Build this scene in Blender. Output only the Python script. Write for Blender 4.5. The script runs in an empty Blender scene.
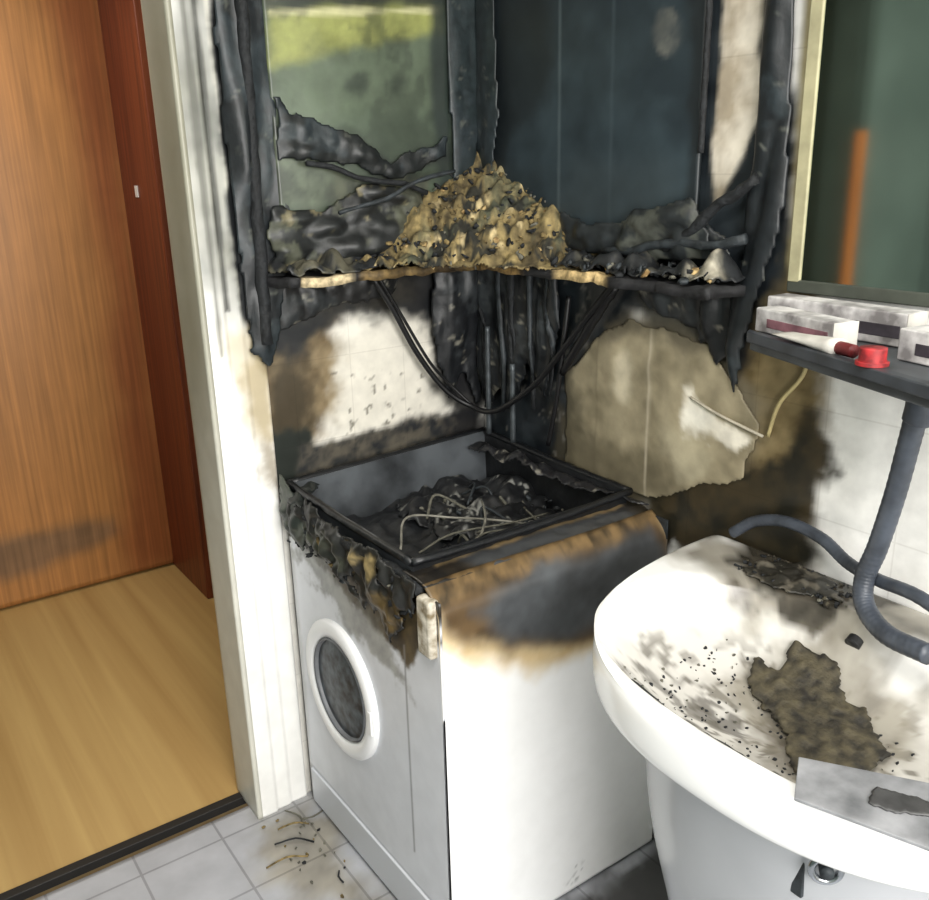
import bpy, math, random
import numpy as np
from mathutils import Vector, Matrix
random.seed(7); rng=np.random.RandomState(11)
SC=bpy.context.scene
SC.view_settings.view_transform='Standard'
# ---------------------------------------------------------------- camera
f=900.0
C=Vector((-1.40,-1.90,1.60)); az=math.radians(35); p=math.radians(17.9); r=math.radians(1.5)
Hd=Vector((math.sin(az),math.cos(az),0)); R=Vector((math.cos(az),-math.sin(az),0)); Z=Vector((0,0,1))
F=Hd*math.cos(p)-Z*math.sin(p); U=Hd*math.sin(p)+Z*math.cos(p)
R2=R*math.cos(r)-U*math.sin(r); U2=R*math.sin(r)+U*math.cos(r)
cam=bpy.data.cameras.new('camera'); co=bpy.data.objects.new('camera',cam); SC.collection.objects.link(co)
co.matrix_world=Matrix(((R2.x,U2.x,-F.x,C.x),(R2.y,U2.y,-F.y,C.y),(R2.z,U2.z,-F.z,C.z),(0,0,0,1)))
cam.sensor_width=36; cam.lens=f/929*36; cam.clip_start=.02; SC.camera=co
# ---------------------------------------------------------------- helpers
def lin(c):
    return tuple(((x/255)/12.92 if x/255<=.04045 else ((x/255+.055)/1.055)**2.4) for x in c)
MATS={}
def mat(name,col,rough=.6,metal=0,var=.25,scale=30,bump=.0,col2=None,emit=0,spec=.5,coords='Object'):
    if name in MATS: return MATS[name]
    m=bpy.data.materials.new(name); m.use_nodes=True; N=m.node_tree; L=N.links
    b=N.nodes['Principled BSDF']; b.inputs['Roughness'].default_value=rough; b.inputs['Metallic'].default_value=metal
    b.inputs['Specular IOR Level'].default_value=spec
    tc=N.nodes.new('ShaderNodeTexCoord'); n=N.nodes.new('ShaderNodeTexNoise'); n.inputs['Scale'].default_value=scale; n.inputs['Detail'].default_value=5
    L.new(tc.outputs[coords],n.inputs['Vector'])
    cr=N.nodes.new('ShaderNodeValToRGB'); c=lin(col); c2=lin(col2) if col2 else tuple(x*(1-var) for x in c)
    cr.color_ramp.elements[0].position=.35; cr.color_ramp.elements[1].position=.65
    cr.color_ramp.elements[0].color=(*c2,1); cr.color_ramp.elements[1].color=(*c,1)
    L.new(n.outputs['Fac'],cr.inputs['Fac']); L.new(cr.outputs['Color'],b.inputs['Base Color'])
    if bump:
        bp=N.nodes.new('ShaderNodeBump'); bp.inputs['Strength'].default_value=bump; bp.inputs['Distance'].default_value=.01
        L.new(n.outputs['Fac'],bp.inputs['Height']); L.new(bp.outputs['Normal'],b.inputs['Normal'])
    MATS[name]=m; return m
def paintmat(name,rough=.5,tile=None,grout=(150,145,138),bump=.3,gs=.5,nvar=.35,nscale=60,metal=0):
    """vertex-painted procedural surface; tile=(axisU,axisV,sizeU,sizeV,offU,offV,width)"""
    m=bpy.data.materials.new(name); m.use_nodes=True; N=m.node_tree; L=N.links; b=N.nodes['Principled BSDF']
    b.inputs['Roughness'].default_value=rough; b.inputs['Metallic'].default_value=metal
    at=N.nodes.new('ShaderNodeAttribute'); at.attribute_name='Col'
    tc=N.nodes.new('ShaderNodeTexCoord'); n=N.nodes.new('ShaderNodeTexNoise'); n.inputs['Scale'].default_value=nscale; n.inputs['Detail'].default_value=6
    L.new(tc.outputs['Object'],n.inputs['Vector'])
    mr=N.nodes.new('ShaderNodeMapRange'); mr.inputs['From Min'].default_value=.3; mr.inputs['From Max'].default_value=.7
    mr.inputs['To Min'].default_value=1-nvar; mr.inputs['To Max'].default_value=1+nvar*.6
    L.new(n.outputs['Fac'],mr.inputs['Value'])
    mx=N.nodes.new('ShaderNodeMix'); mx.data_type='RGBA'; mx.blend_type='MULTIPLY'; mx.inputs[0].default_value=1
    cb=N.nodes.new('ShaderNodeCombineColor')
    for i in range(3): L.new(mr.outputs['Result'],cb.inputs[i])
    L.new(at.outputs['Color'],mx.inputs[6]); L.new(cb.outputs['Color'],mx.inputs[7])
    col=mx.outputs[2]
    h=n.outputs['Fac']
    if tile:
        sep=N.nodes.new('ShaderNodeSeparateXYZ'); L.new(tc.outputs['Object'],sep.inputs[0])
        outs=[]
        for k in (0,1):
            a=N.nodes.new('ShaderNodeMath'); a.operation='ADD'; a.inputs[1].default_value=100+tile[4+k]; L.new(sep.outputs[tile[k]],a.inputs[0])
            d=N.nodes.new('ShaderNodeMath'); d.operation='DIVIDE'; d.inputs[1].default_value=tile[2+k]; L.new(a.outputs[0],d.inputs[0])
            fr=N.nodes.new('ShaderNodeMath'); fr.operation='FRACT'; L.new(d.outputs[0],fr.inputs[0])
            lt=N.nodes.new('ShaderNodeMath'); lt.operation='LESS_THAN'; lt.inputs[1].default_value=tile[6]/tile[2+k]; L.new(fr.outputs[0],lt.inputs[0]); outs.append(lt)
        mxm=N.nodes.new('ShaderNodeMath'); mxm.operation='MAXIMUM'; L.new(outs[0].outputs[0],mxm.inputs[0]); L.new(outs[1].outputs[0],mxm.inputs[1])
        ml=N.nodes.new('ShaderNodeMath'); ml.operation='MULTIPLY'; ml.inputs[1].default_value=gs; L.new(mxm.outputs[0],ml.inputs[0])
        m2=N.nodes.new('ShaderNodeMix'); m2.data_type='RGBA'; m2.blend_type='MULTIPLY'; L.new(ml.outputs[0],m2.inputs[0]); L.new(col,m2.inputs[6]); m2.inputs[7].default_value=(*lin(grout),1)
        col=m2.outputs[2]
        sb=N.nodes.new('ShaderNodeMath'); sb.operation='SUBTRACT'; L.new(n.outputs['Fac'],sb.inputs[0]); L.new(mxm.outputs[0],sb.inputs[1]); h=sb.outputs[0]
    L.new(col,b.inputs['Base Color'])
    if bump:
        bp=N.nodes.new('ShaderNodeBump'); bp.inputs['Strength'].default_value=bump; bp.inputs['Distance'].default_value=.003
        L.new(h,bp.inputs['Height']); L.new(bp.outputs['Normal'],b.inputs['Normal'])
    return m
def empty(name,loc=(0,0,0)):
    o=bpy.data.objects.new(name,None); o.location=loc; o.empty_display_size=.1; SC.collection.objects.link(o); return o
def mesh(name,verts,faces,mats,parent=None,smooth=False,midx=None):
    me=bpy.data.meshes.new(name); me.from_pydata([tuple(v) for v in verts],[],faces); 
    if not isinstance(mats,(list,tuple)): mats=[mats]
    for m in mats: me.materials.append(m)
    if midx is not None: me.polygons.foreach_set('material_index',midx)
    if smooth: me.polygons.foreach_set('use_smooth',[True]*len(me.polygons))
    me.update(); o=bpy.data.objects.new(name,me); SC.collection.objects.link(o)
    if parent: o.parent=parent
    return o
def box(name,a,b,m,parent=None,bevel=0,seg=3):
    x0,x1=sorted((a[0],b[0])); y0,y1=sorted((a[1],b[1])); z0,z1=sorted((a[2],b[2]))
    v=[(x0,y0,z0),(x1,y0,z0),(x1,y1,z0),(x0,y1,z0),(x0,y0,z1),(x1,y0,z1),(x1,y1,z1),(x0,y1,z1)]
    fc=[(0,3,2,1),(4,5,6,7),(0,1,5,4),(1,2,6,5),(2,3,7,6),(3,0,4,7)]
    o=mesh(name,v,fc,m,parent)
    if bevel:
        md=o.modifiers.new('bevel','BEVEL'); md.width=bevel; md.segments=seg
        o.data.polygons.foreach_set('use_smooth',[True]*6); md.harden_normals=True
    return o
def catmull(pts,n=8):
    P=[Vector(q) for q in pts]; P=[P[0]*2-P[1]]+P+[P[-1]*2-P[-2]]; out=[]
    for i in range(1,len(P)-2):
        a,b,c,d=P[i-1:i+3]
        for k in range(n):
            t=k/n; out.append(.5*((2*b)+(c-a)*t+(2*a-5*b+4*c-d)*t*t+(3*b-a-3*c+d)*t**3))
    out.append(P[-2]); return out
def tubegeo(pts,rad,sides=10,jit=0,sm=True,n=8,seed=0):
    rn=random.Random(seed); S=catmull(pts,n) if sm else [Vector(q) for q in pts]
    vs=[];fs=[]; up=Vector((.13,.31,.94)).normalized()
    for i,q in enumerate(S):
        t=(S[min(i+1,len(S)-1)]-S[max(i-1,0)]).normalized()
        a=t.cross(up); 
        if a.length<.05: a=t.cross(Vector((1,0,0)))
        a.normalize(); b=t.cross(a)
        rr=rad(i/(len(S)-1)) if callable(rad) else rad
        for k in range(sides):
            an=2*math.pi*k/sides; q2=rr*(1+jit*(rn.random()*2-1))
            vs.append(q+a*math.cos(an)*q2+b*math.sin(an)*q2)
    for i in range(len(S)-1):
        for k in range(sides):
            k2=(k+1)%sides; fs.append((i*sides+k,i*sides+k2,(i+1)*sides+k2,(i+1)*sides+k))
    fs.append(tuple(range(sides))[::-1]); fs.append(tuple(range((len(S)-1)*sides,len(S)*sides)))
    return vs,fs
def tube(name,pts,rad,m,parent=None,sides=10,jit=0,smooth=True,n=8,seed=0):
    v,fc=tubegeo(pts,rad,sides,jit,True,n,seed); return mesh(name,v,fc,m,parent,smooth)
def multi(name,parts,mats,parent=None,smooth=False):
    V=[];Fc=[];mi=[]
    for (v,fc,i) in parts:
        o=len(V); V+=list(v); Fc+=[tuple(o+x for x in q) for q in fc]; mi+=[i]*len(fc)
    return mesh(name,V,Fc,mats,parent,smooth,mi)
def flake(c,s,rn,flat=.25):
    ax=Vector((rn.gauss(0,1),rn.gauss(0,1),rn.gauss(0,1))).normalized(); q=Matrix.Rotation(rn.random()*6.28,3,ax)
    n=rn.choice((5,6,7)); vs=[]
    for zz in (-flat,flat):
        for k in range(n):
            a=6.283*k/n; rr=s*(.6+.6*rn.random()); vs.append(Vector(c)+q@Vector((math.cos(a)*rr,math.sin(a)*rr*.7,zz*s*(.5+rn.random()))))
    fs=[tuple(range(n))[::-1],tuple(range(n,2*n))]+[(k,(k+1)%n,n+(k+1)%n,n+k) for k in range(n)]
    return vs,fs
def flakes(name,n,pos,size,mats,parent=None,w=None,seed=1,flat=.25):
    rn=random.Random(seed); parts=[]
    for i in range(n):
        c=pos(rn); v,fc=flake(c,size*(.4+rn.random()),rn,flat); parts.append((v,fc,rn.choices(range(len(mats)),weights=w)[0]))
    return multi(name,parts,mats,parent,True)
# --- numpy noise + painting
TAB=rng.rand(256,256)
def vnoise(u,v):
    iu=np.floor(u).astype(int); iv=np.floor(v).astype(int); fu=u-iu; fv=v-iv; fu=fu*fu*(3-2*fu); fv=fv*fv*(3-2*fv)
    g=lambda a,b:TAB[a%256,b%256]
    return (g(iu,iv)*(1-fu)+g(iu+1,iv)*fu)*(1-fv)+(g(iu,iv+1)*(1-fu)+g(iu+1,iv+1)*fu)*fv
def fbm(u,v,fr,seed=0,oc=4):
    s=0;a=.5;t=0
    for o in range(oc):
        s=s+a*vnoise(u*fr+seed*17.3+o*31,v*fr+seed*9.7+o*13); t+=a; a*=.55; fr*=2.1
    return s/t*2-1
def sdf(u,v,poly):
    d=np.full(u.shape,1e9); s=np.ones(u.shape); n=len(poly)
    for i in range(n):
        ax,ay=poly[i]; bx,by=poly[i-1]; ex,ey=bx-ax,by-ay; wx,wy=u-ax,v-ay
        t=np.clip((wx*ex+wy*ey)/max(ex*ex+ey*ey,1e-12),0,1); px,py=wx-ex*t,wy-ey*t; d=np.minimum(d,px*px+py*py)
        c1=v>=ay; c2=v<by; c3=ex*wy>ey*wx
        s=np.where((c1&c2&c3)|(~c1&~c2&~c3),-s,s)
    return s*np.sqrt(d)
def ell(cx_,cy_,rx,ry,rot=0,n=20):
    o=[]
    for k in range(n):
        a=6.2832*k/n; x=rx*math.cos(a); y=ry*math.sin(a); o.append((cx_+x*math.cos(rot)-y*math.sin(rot),cy_+x*math.sin(rot)+y*math.cos(rot)))
    return o
def paint(u,v,base,layers):
    col=np.tile(np.array(lin(base)),(len(u),1))
    for i,l in enumerate(layers):
        poly,c,soft,amp=l[:4]; fr=l[4] if len(l)>4 else 12; op=l[5] if len(l)>5 else 1; c2=l[6] if len(l)>6 else None; thr=l[7] if len(l)>7 else None
        d=sdf(u,v,poly) if poly else np.full(u.shape,-1.0)
        n=fbm(u,v,fr,i+1); a=np.clip(.5-(d+amp*n*1.6)/soft,0,1); a=a*a*(3-2*a)*op
        if thr is not None: a=a*np.clip((fbm(u,v,thr[1],i+40)-thr[0])*8,0,1)
        cc=np.tile(np.array(lin(c)),(len(u),1))
        if c2 is not None:
            m=np.clip(fbm(u,v,fr*1.7,i+77)*1.3+.5,0,1)[:,None]; cc=cc*(1-m)+np.array(lin(c2))*m
        col=col*(1-a[:,None])+cc*a[:,None]
    return col
def setcol(me,col):
    at=me.color_attributes.new('Col','FLOAT_COLOR','POINT'); buf=np.ones((len(me.vertices),4),dtype=np.float32); buf[:,:3]=np.clip(col,0,1); at.data.foreach_set('color',buf.ravel())
def grid(name,u0,u1,v0,v1,step,fn,base,layers,m,parent=None,thick=0,flip=False,disp=0,dfr=15):
    nu=max(2,int(round((u1-u0)/step))+1); nv=max(2,int(round((v1-v0)/step))+1)
    uu,vv=np.meshgrid(np.linspace(u0,u1,nu),np.linspace(v0,v1,nv)); u=uu.ravel(); v=vv.ravel()
    h=fbm(u,v,dfr,5)*disp if disp else np.zeros(len(u))
    V=[fn(a,b,c) for a,b,c in zip(u,v,h)]
    Fc=[]
    for j in range(nv-1):
        for i in range(nu-1):
            q=(j*nu+i,j*nu+i+1,(j+1)*nu+i+1,(j+1)*nu+i); Fc.append(q[::-1] if flip else q)
    o=mesh(name,V,Fc,m,parent,True); setcol(o.data,paint(u,v,base,layers))
    if thick:
        md=o.modifiers.new('solid','SOLIDIFY'); md.thickness=thick; md.offset=-1
    return o
crm=None
def crust(name,poly,fn,base=(30,33,36),layers=(),height=.03,fr=22,ragged=.03,rfr=26,step=.005,seed=0,parent=None,stretch=(1,1),holes=None,m_=None,it=5):
    """lumpy melted / charred skin with a ragged outline: fn(u,v,h) -> world"""
    us=[q[0] for q in poly]; vs_=[q[1] for q in poly]; m=.03
    nu=int((max(us)-min(us)+2*m)/step)+1; nv=int((max(vs_)-min(vs_)+2*m)/step)+1
    uu,vv=np.meshgrid(np.linspace(min(us)-m,max(us)+m,nu),np.linspace(min(vs_)-m,max(vs_)+m,nv)); u=uu.ravel(); v=vv.ravel()
    d=sdf(u,v,poly)+fbm(u*stretch[0],v*stretch[1],rfr,seed)*ragged
    if holes is not None: d=np.maximum(d,(fbm(u*stretch[0],v*stretch[1],holes[1],seed+8)-holes[0])*.1)
    edge=np.clip(-d/.03,0,1)
    h=(.25+.75*np.abs(fbm(u*stretch[0],v*stretch[1],fr,seed+2,3))*2)*height*np.sqrt(edge)
    col=paint(u,v,base,list(layers)); idx=-np.ones(len(u),int); V=[];Fc=[];cl=[]
    def gi(i):
        if idx[i]<0: idx[i]=len(V); V.append(fn(u[i],v[i],h[i])); cl.append(col[i])
        return int(idx[i])
    ok=(d<0)
    for j in range(nv-1):
        for i in range(nu-1):
            a=j*nu+i
            if ok[a] and ok[a+1] and ok[a+nu] and ok[a+nu+1]: Fc.append((gi(a),gi(a+1),gi(a+nu+1),gi(a+nu)))
    o=mesh(name,V,Fc,m_ or crm,parent,True); setcol(o.data,np.array(cl))
    if it: sm=o.modifiers.new('sm','SMOOTH'); sm.iterations=it; sm.factor=.5
    md=o.modifiers.new('s','SOLIDIFY'); md.thickness=.003; md.offset=0
    return o
# ---------------------------------------------------------------- materials
soot=mat('soot_char',(30,33,36),.75,var=.6,scale=60,bump=.6)
soot2=mat('char_blue',(52,58,62),.6,var=.6,scale=40,bump=.5)
ash=mat('ash_grey',(112,110,98),.9,var=.5,scale=80,bump=.6)
ochre=mat('burnt_foam',(146,126,82),.9,var=.6,scale=70,bump=.7,col2=(80,68,42))
tan=mat('tan_char',(196,170,118),.85,var=.4,scale=50,bump=.5,col2=(120,94,56))
whiteE=mat('white_enamel',(240,240,240),.3,var=.03,scale=4)
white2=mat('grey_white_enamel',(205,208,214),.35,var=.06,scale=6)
plast=mat('off_white_plastic',(214,210,202),.5,var=.25,scale=25)
dirty=mat('dirty_plastic',(228,222,208),.55,var=.5,scale=34,col2=(120,106,80))
chrome=mat('chrome',(190,195,200),.25,1,var=.4,scale=10)
rubber=mat('dark_rubber',(28,28,30),.5,var=.3)
hoseM=mat('grey_hose_plastic',(74,80,90),.45,var=.5,scale=24)
crm=paintmat('melted_crust',.45,None,bump=.4,nvar=.45,nscale=45)
def woodmat(name,c1,c2,axis,sc=1.0,rough=.45):
    m=bpy.data.materials.new(name); m.use_nodes=True; N=m.node_tree; L=N.links; b=N.nodes['Principled BSDF']; b.inputs['Roughness'].default_value=rough
    tc=N.nodes.new('ShaderNodeTexCoord'); mp=N.nodes.new('ShaderNodeMapping'); s=[38*sc,38*sc,38*sc]; s[axis]=1.2*sc; mp.inputs['Scale'].default_value=s
    L.new(tc.outputs['Object'],mp.inputs['Vector']); n=N.nodes.new('ShaderNodeTexNoise'); n.inputs['Scale'].default_value=1.6; n.inputs['Detail'].default_value=6; n.inputs['Distortion'].default_value=.4
    L.new(mp.outputs['Vector'],n.inputs['Vector']); cr=N.nodes.new('ShaderNodeValToRGB'); cr.color_ramp.elements[0].position=.32; cr.color_ramp.elements[1].position=.68
    cr.color_ramp.elements[0].color=(*lin(c2),1); cr.color_ramp.elements[1].color=(*lin(c1),1)
    L.new(n.outputs['Fac'],cr.inputs['Fac']); L.new(cr.outputs['Color'],b.inputs['Base Color']); return m
wood=woodmat('door_veneer',(196,120,56),(160,88,36),2)
woodred=woodmat('red_frame_wood',(128,62,34),(92,40,22),2)
woodfl=woodmat('hall_parquet',(196,164,106),(172,138,84),1,.25,.5)
plaster=mat('hall_plaster',(150,155,140),.9,var=.1,scale=6)
plasterd=mat('hall_plaster_dark',(70,82,74),.9,var=.15,scale=6)
ceilm=mat('ceiling_paint',(235,232,225),.9,var=.05,scale=4)
# ---------------------------------------------------------------- wall back (A) plane y=0
A=[([(-.80,.70),(-.80,.55),(-.6,.5),(-.6,.7)],(225,222,215),.05,.02),
 (ell(-.30,1.1,.26,.2),(214,208,192),.15,.05,7,.6),
 ([(-.72,1.24),(-.42,1.30),(-.41,1.18),(-.48,.97),(-.66,.88),(-.72,1.05)],(140,124,96),.06,.03,14,1,(100,84,60)),
 (ell(-.57,1.08,.065,.12),(62,54,40),.08,.03,18,.95),
 ([(-.70,2.3),(.05,2.3),(.05,.98),(-.12,.98),(-.16,1.08),(-.18,1.19),(-.25,1.225),(-.45,1.24),(-.55,1.19),(-.66,1.14),(-.72,1.19)],(24,27,30),.06,.03,14,1,(46,46,46)),
 ([(-.53,1.36),(-.2,1.36),(-.2,1.25),(-.45,1.265),(-.53,1.25)],(60,56,48),.04,.03,20,.7,(24,24,24)),
 ([(-.68,1.01),(-.54,1.01),(-.47,.94),(-.50,.80),(-.68,.80)],(38,42,38),.03,.02,20,1),
 ([(-.55,.955),(-.02,.97),(-.02,.80),(-.56,.80)],(40,42,44),.03,.015,25,1,(90,85,75)),
 ([(-.45,1.13),(-.2,1.08),(-.2,.96),(-.42,.96)],(90,84,72),.02,.02,40,.8,None,(.34,60)),
 ([(-.18,1.3),(.02,1.3),(.02,.85),(-.12,.86)],(34,34,36),.06,.04,20,.9),
]
wmA=paintmat('wall_back_tiles',.35,(0,2,.15,.20,0,.04,.003),(175,170,164),.2,.18,.12,25)
grid('wall_back',-.745,0,0,2.5,.006,lambda a,b,h:(a,0,b),(242,239,231),A,wmA,thick=.11,flip=False)
box('wall_back.001',(-2.3,.0,0),(-1.66,.11,2.5),mat('wall_paint_dark',(96,110,102),.8,var=.2,scale=5))
box('wall_back.002',(-1.66,0,2.12),(-.745,.11,2.5),mat('wall_paint_dark',(0,0,0)))
# ---------------------------------------------------------------- wall right (B) plane x=0
B=[([(-.80,1.55),(-.93,1.44),(-.99,1.30),(-1.02,1.05),(-1.01,.80),(-.70,.80),(-.70,1.2)],(142,126,92),.06,.03,12,1,(98,84,56)),
 ([(-.30,1.14),(-.50,1.30),(-.75,1.27),(-.90,1.14),(-.86,.98),(-.72,.92),(-.58,.84),(-.26,.80)],(120,112,94),.06,.02,10,1,(92,84,66)),
 ([(.0,2.3),(-.885,2.3),(-.90,1.40),(-.875,1.34),(-.85,1.22),(-.82,1.17),(-.74,1.26),(-.56,1.285),(-.46,1.25),(-.37,1.10),(-.32,.90),(-.28,.80),(0,.80)],(23,27,31),.04,.025,12,1,(44,50,54)),
 ([(-.58,1.32),(-.74,1.32),(-.76,1.22),(-.6,1.26)],(60,58,50),.05,.03,20,.7),
 ([(-.735,2.3),(-.80,2.3),(-.83,1.66),(-.79,1.57),(-.745,1.50),(-.735,1.62)],(222,214,198),.015,.010,12,1,(168,156,136)),
 ([(-.895,2.3),(-.94,2.3),(-.96,1.40),(-.92,1.38),(-.91,1.42)],(176,164,124),.02,.006,8,1,(150,136,96)),
 ([(-.58,.94),(-.84,.985),(-.92,1.06),(-.98,1.14),(-1.04,1.05),(-1.03,.90),(-.99,.78),(-.58,.78)],(36,35,28),.04,.03,14,1,(60,52,36)),
 ([(-.28,1.0),(-.62,1.0),(-.62,.84),(-.26,.84)],(70,65,52),.06,.04,16,.8),
 ([(-.04,1.4),(-.42,1.4),(-.36,.86),(-.04,.86)],(120,118,112),.02,.02,30,.7,None,(.33,45)),
]
wmB=paintmat('wall_right_tiles',.35,(1,2,.15,.20,.02,.04,.003),(170,165,158),.2,.2,.12,25)
grid('wall_right',-1.75,0,0,2.5,.007,lambda a,b,h:(0,a,b),(248,247,243),B,wmB,thick=.1,flip=True)
box('wall_right.001',(0,-2.8,0),(.1,-1.75,2.5),mat('white_tile',(232,232,230),.35,var=.04))
box('wall_left',(-2.3,-2.8,0),(-2.2,0,2.5),mat('wall_left_paint',(104,116,110),.8,var=.25,scale=3))
wp=mat('wall_front_paint',(215,212,205),.8,var=.06)
box('wall_front',(-2.3,-2.9,0),(.1,-2.8,1.0),wp); box('wall_front.001',(-2.3,-2.9,2.2),(.1,-2.8,2.5),wp)
box('wall_front.002',(-2.3,-2.9,1.0),(-1.7,-2.8,2.2),wp); box('wall_front.003',(-.5,-2.9,1.0),(.1,-2.8,2.2),wp)
W=empty('added_window_1',(-1.1,-2.85,1.6))  # unseen window, added behind the camera to carry the key light
for nm,a,b in (('sill',(-.62,-.05,-.62),(.62,.07,-.57)),('head',(-.6,-.03,.56),(.6,.03,.6)),('jamb_l',(-.6,-.03,-.57),(-.56,.03,.56)),('jamb_r',(.56,-.03,-.57),(.6,.03,.56)),('mullion',(-.02,-.025,-.57),(.02,.025,.56))):
    box(nm,a,b,whiteE,W,.004)
box('ceiling',(-2.3,-2.9,2.5),(.1,1.8,2.6),ceilm)
# ---------------------------------------------------------------- floors
FL=[([(-.62,-.02),(-.62,-.65),(-.70,-.5),(-.82,-.25),(-.80,-.02)],(148,140,120),.12,.06,10,.75,(104,96,76)),
 ([(0,-.70),(0,-1.1),(-.25,-1.0),(-.3,-.7)],(52,50,46),.08,.05,14,.9)]
flm=paintmat('floor_tiles',.35,(0,1,.20,.20,.06,.03,.006),(155,153,152),.3,.5,.12,12)
grid('floor',-2.2,0,-2.8,.05,.015,lambda a,b,h:(a,b,0),(174,176,182),FL,flm,thick=.1)
box('floor_hall',(-2.3,.11,-.1),(-.37,1.8,0),woodfl)
box('threshold_strip',(-1.66,.085,-.02),(-.745,.112,.004),mat('threshold_black',(30,27,24),.6),None,.002)
# ---------------------------------------------------------------- hallway
box('wall_hall_end',(-2.3,1.70,0),(-.2,1.80,2.5),plaster)
box('wall_hall_right',(-.37,.11,0),(-.27,1.70,2.5),plaster)
box('wall_hall_left',(-2.4,.11,0),(-2.3,1.80,2.5),plasterd)
D=empty('door_1',(-.83,1.66,0))
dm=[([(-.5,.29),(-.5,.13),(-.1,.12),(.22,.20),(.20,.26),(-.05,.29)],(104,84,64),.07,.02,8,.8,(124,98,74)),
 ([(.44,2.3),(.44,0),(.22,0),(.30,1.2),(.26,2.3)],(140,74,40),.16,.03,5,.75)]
dpm=paintmat('door_leaf_veneer',.4,None,bump=.1,nvar=.05,nscale=10)
N=dpm.node_tree; L=N.links; bs=N.nodes['Principled BSDF']; src=bs.inputs['Base Color'].links[0].from_socket
tc=N.nodes.new('ShaderNodeTexCoord'); mp=N.nodes.new('ShaderNodeMapping'); mp.inputs['Scale'].default_value=(55,55,1.5); n=N.nodes.new('ShaderNodeTexNoise'); n.inputs['Scale'].default_value=1.3; n.inputs['Detail'].default_value=5
L.new(tc.outputs['Object'],mp.inputs[0]); L.new(mp.outputs[0],n.inputs['Vector']); mr=N.nodes.new('ShaderNodeMapRange'); mr.inputs[1].default_value=.3; mr.inputs[2].default_value=.7; mr.inputs[3].default_value=.70; mr.inputs[4].default_value=1.12
L.new(n.outputs['Fac'],mr.inputs[0]); mx=N.nodes.new('ShaderNodeMix'); mx.data_type='RGBA'; mx.blend_type='MULTIPLY'; mx.inputs[0].default_value=1; L.new(src,mx.inputs[6]); L.new(mr.outputs[0],mx.inputs[7]); L.new(mx.outputs[2],bs.inputs['Base Color'])
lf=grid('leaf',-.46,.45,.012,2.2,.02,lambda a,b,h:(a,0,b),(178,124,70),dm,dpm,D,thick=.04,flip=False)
box('frame_head',(-.54,-.02,2.2),(.46,.04,2.3),woodred,D,.004); box('frame_left',(-.54,-.02,0),(-.46,.04,2.2),woodred,D,.004)
tube('handle',[(-.38,-.005,1.05),(-.38,-.05,1.05),(-.36,-.055,1.05),(-.26,-.055,1.05)],.009,chrome,D)
box('handle_plate',(-.40,-.006,.94),(-.36,.0,1.12),chrome,D,.003)
t=empty('trim_hall_corner',(-.40,1.45,0))
box('post',(-.02,-.19,0),(.028,.23,2.45),woodred,t,.006); box('strike_plate',(-.024,.02,1.50),(-.02,.05,1.54),whiteE,t,.001)
CS=[([(-.80,2.3),(-.62,2.3),(-.60,1.20),(-.80,1.45)],(138,138,126),.25,.06,6,.95,(98,100,92)),
 ([(-.704,2.3),(-.690,2.3),(-.690,1.3),(-.700,1.3)],(48,48,44),.01,.004,10,.9),
 ([(-.68,2.3),(-.67,2.3),(-.662,1.3),(-.668,1.3)],(210,208,196),.008,.004,10,.8),
 ([(-.665,2.3),(-.61,2.3),(-.61,1.13),(-.65,1.2),(-.672,1.45)],(32,34,36),.02,.012,14,1),
 ([(-.73,2.3),(-.715,2.3),(-.715,1.2),(-.725,1.2)],(84,84,76),.01,.004,10,.75),
 ([(-.67,1.18),(-.61,1.18),(-.61,.86),(-.65,.93)],(140,124,96),.04,.02,20,.75),
 ([(-.70,1.25),(-.62,1.25),(-.62,1.0),(-.70,1.05)],(196,180,142),.05,.03,10,.6)]
T=empty('trim_door_casing')
csm=paintmat('casing_paint',.4,None,bump=.1,nvar=.08,nscale=15)
grid('architrave',-.755,-.615,0,2.12,.005,lambda a,b,h:(a,-.018 if a<-.70 else (-.012 if a<-.66 else -.008),b),(249,248,244),CS,csm,T,thick=.006)
grid('lining',-.02,.125,0,2.12,.01,lambda a,b,h:(-.757,a,b),(214,212,200),[([(-.1,2.3),(.2,2.3),(.2,.8),(-.1,1.2)],(134,132,112),.4,.05,5,.9)],csm,T,thick=.012,flip=True)
T2=empty('trim_door_casing.001')
box('jamb',(-1.66,-.0,0),(-1.64,.11,2.12),plasterd,T2,.003); box('architrave',(-1.70,-.02,0),(-1.645,-.0,1.66),wood,T2,.004); box('architrave_upper',(-1.70,-.02,1.66),(-1.645,-.0,2.14),plasterd,T2,.004); box('head',(-1.64,-.015,2.09),(-.757,.0,2.14),plasterd,T2,.004)
# ---------------------------------------------------------------- washing machine
WM=empty('washing_machine',(0,0,0))
x0,x1,y0,y1=-.61,-.015,-.68,-.03
SP=[([(-.64,.90),(-.62,.77),(-.57,.735),(-.53,.69),(-.40,.62),(-.26,.59),(-.12,.62),(0,.66),(0,.9)],(226,206,168),.06,.02,9,1,(206,178,128)),
 ([(-.64,.90),(-.60,.785),(-.55,.745),(-.40,.67),(-.26,.635),(-.12,.66),(0,.70),(0,.9)],(98,78,52),.05,.015,10,1,(64,50,34)),
 ([(-.54,.80),(-.47,.83),(-.05,.85),(-.03,.76),(-.14,.69),(-.30,.665),(-.48,.72)],(84,87,90),.05,.015,8,1,(58,59,60)),
 ([(-.62,.9),(0,.9),(0,.842),(-.3,.838),(-.62,.82)],(48,40,28),.02,.01,20,.8,(128,104,70)),
 ([(-.3,.07),(-.25,.07),(-.25,.03),(-.3,.03)],(80,80,80),.01,.01,30,.5,None,(.2,50))]
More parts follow.
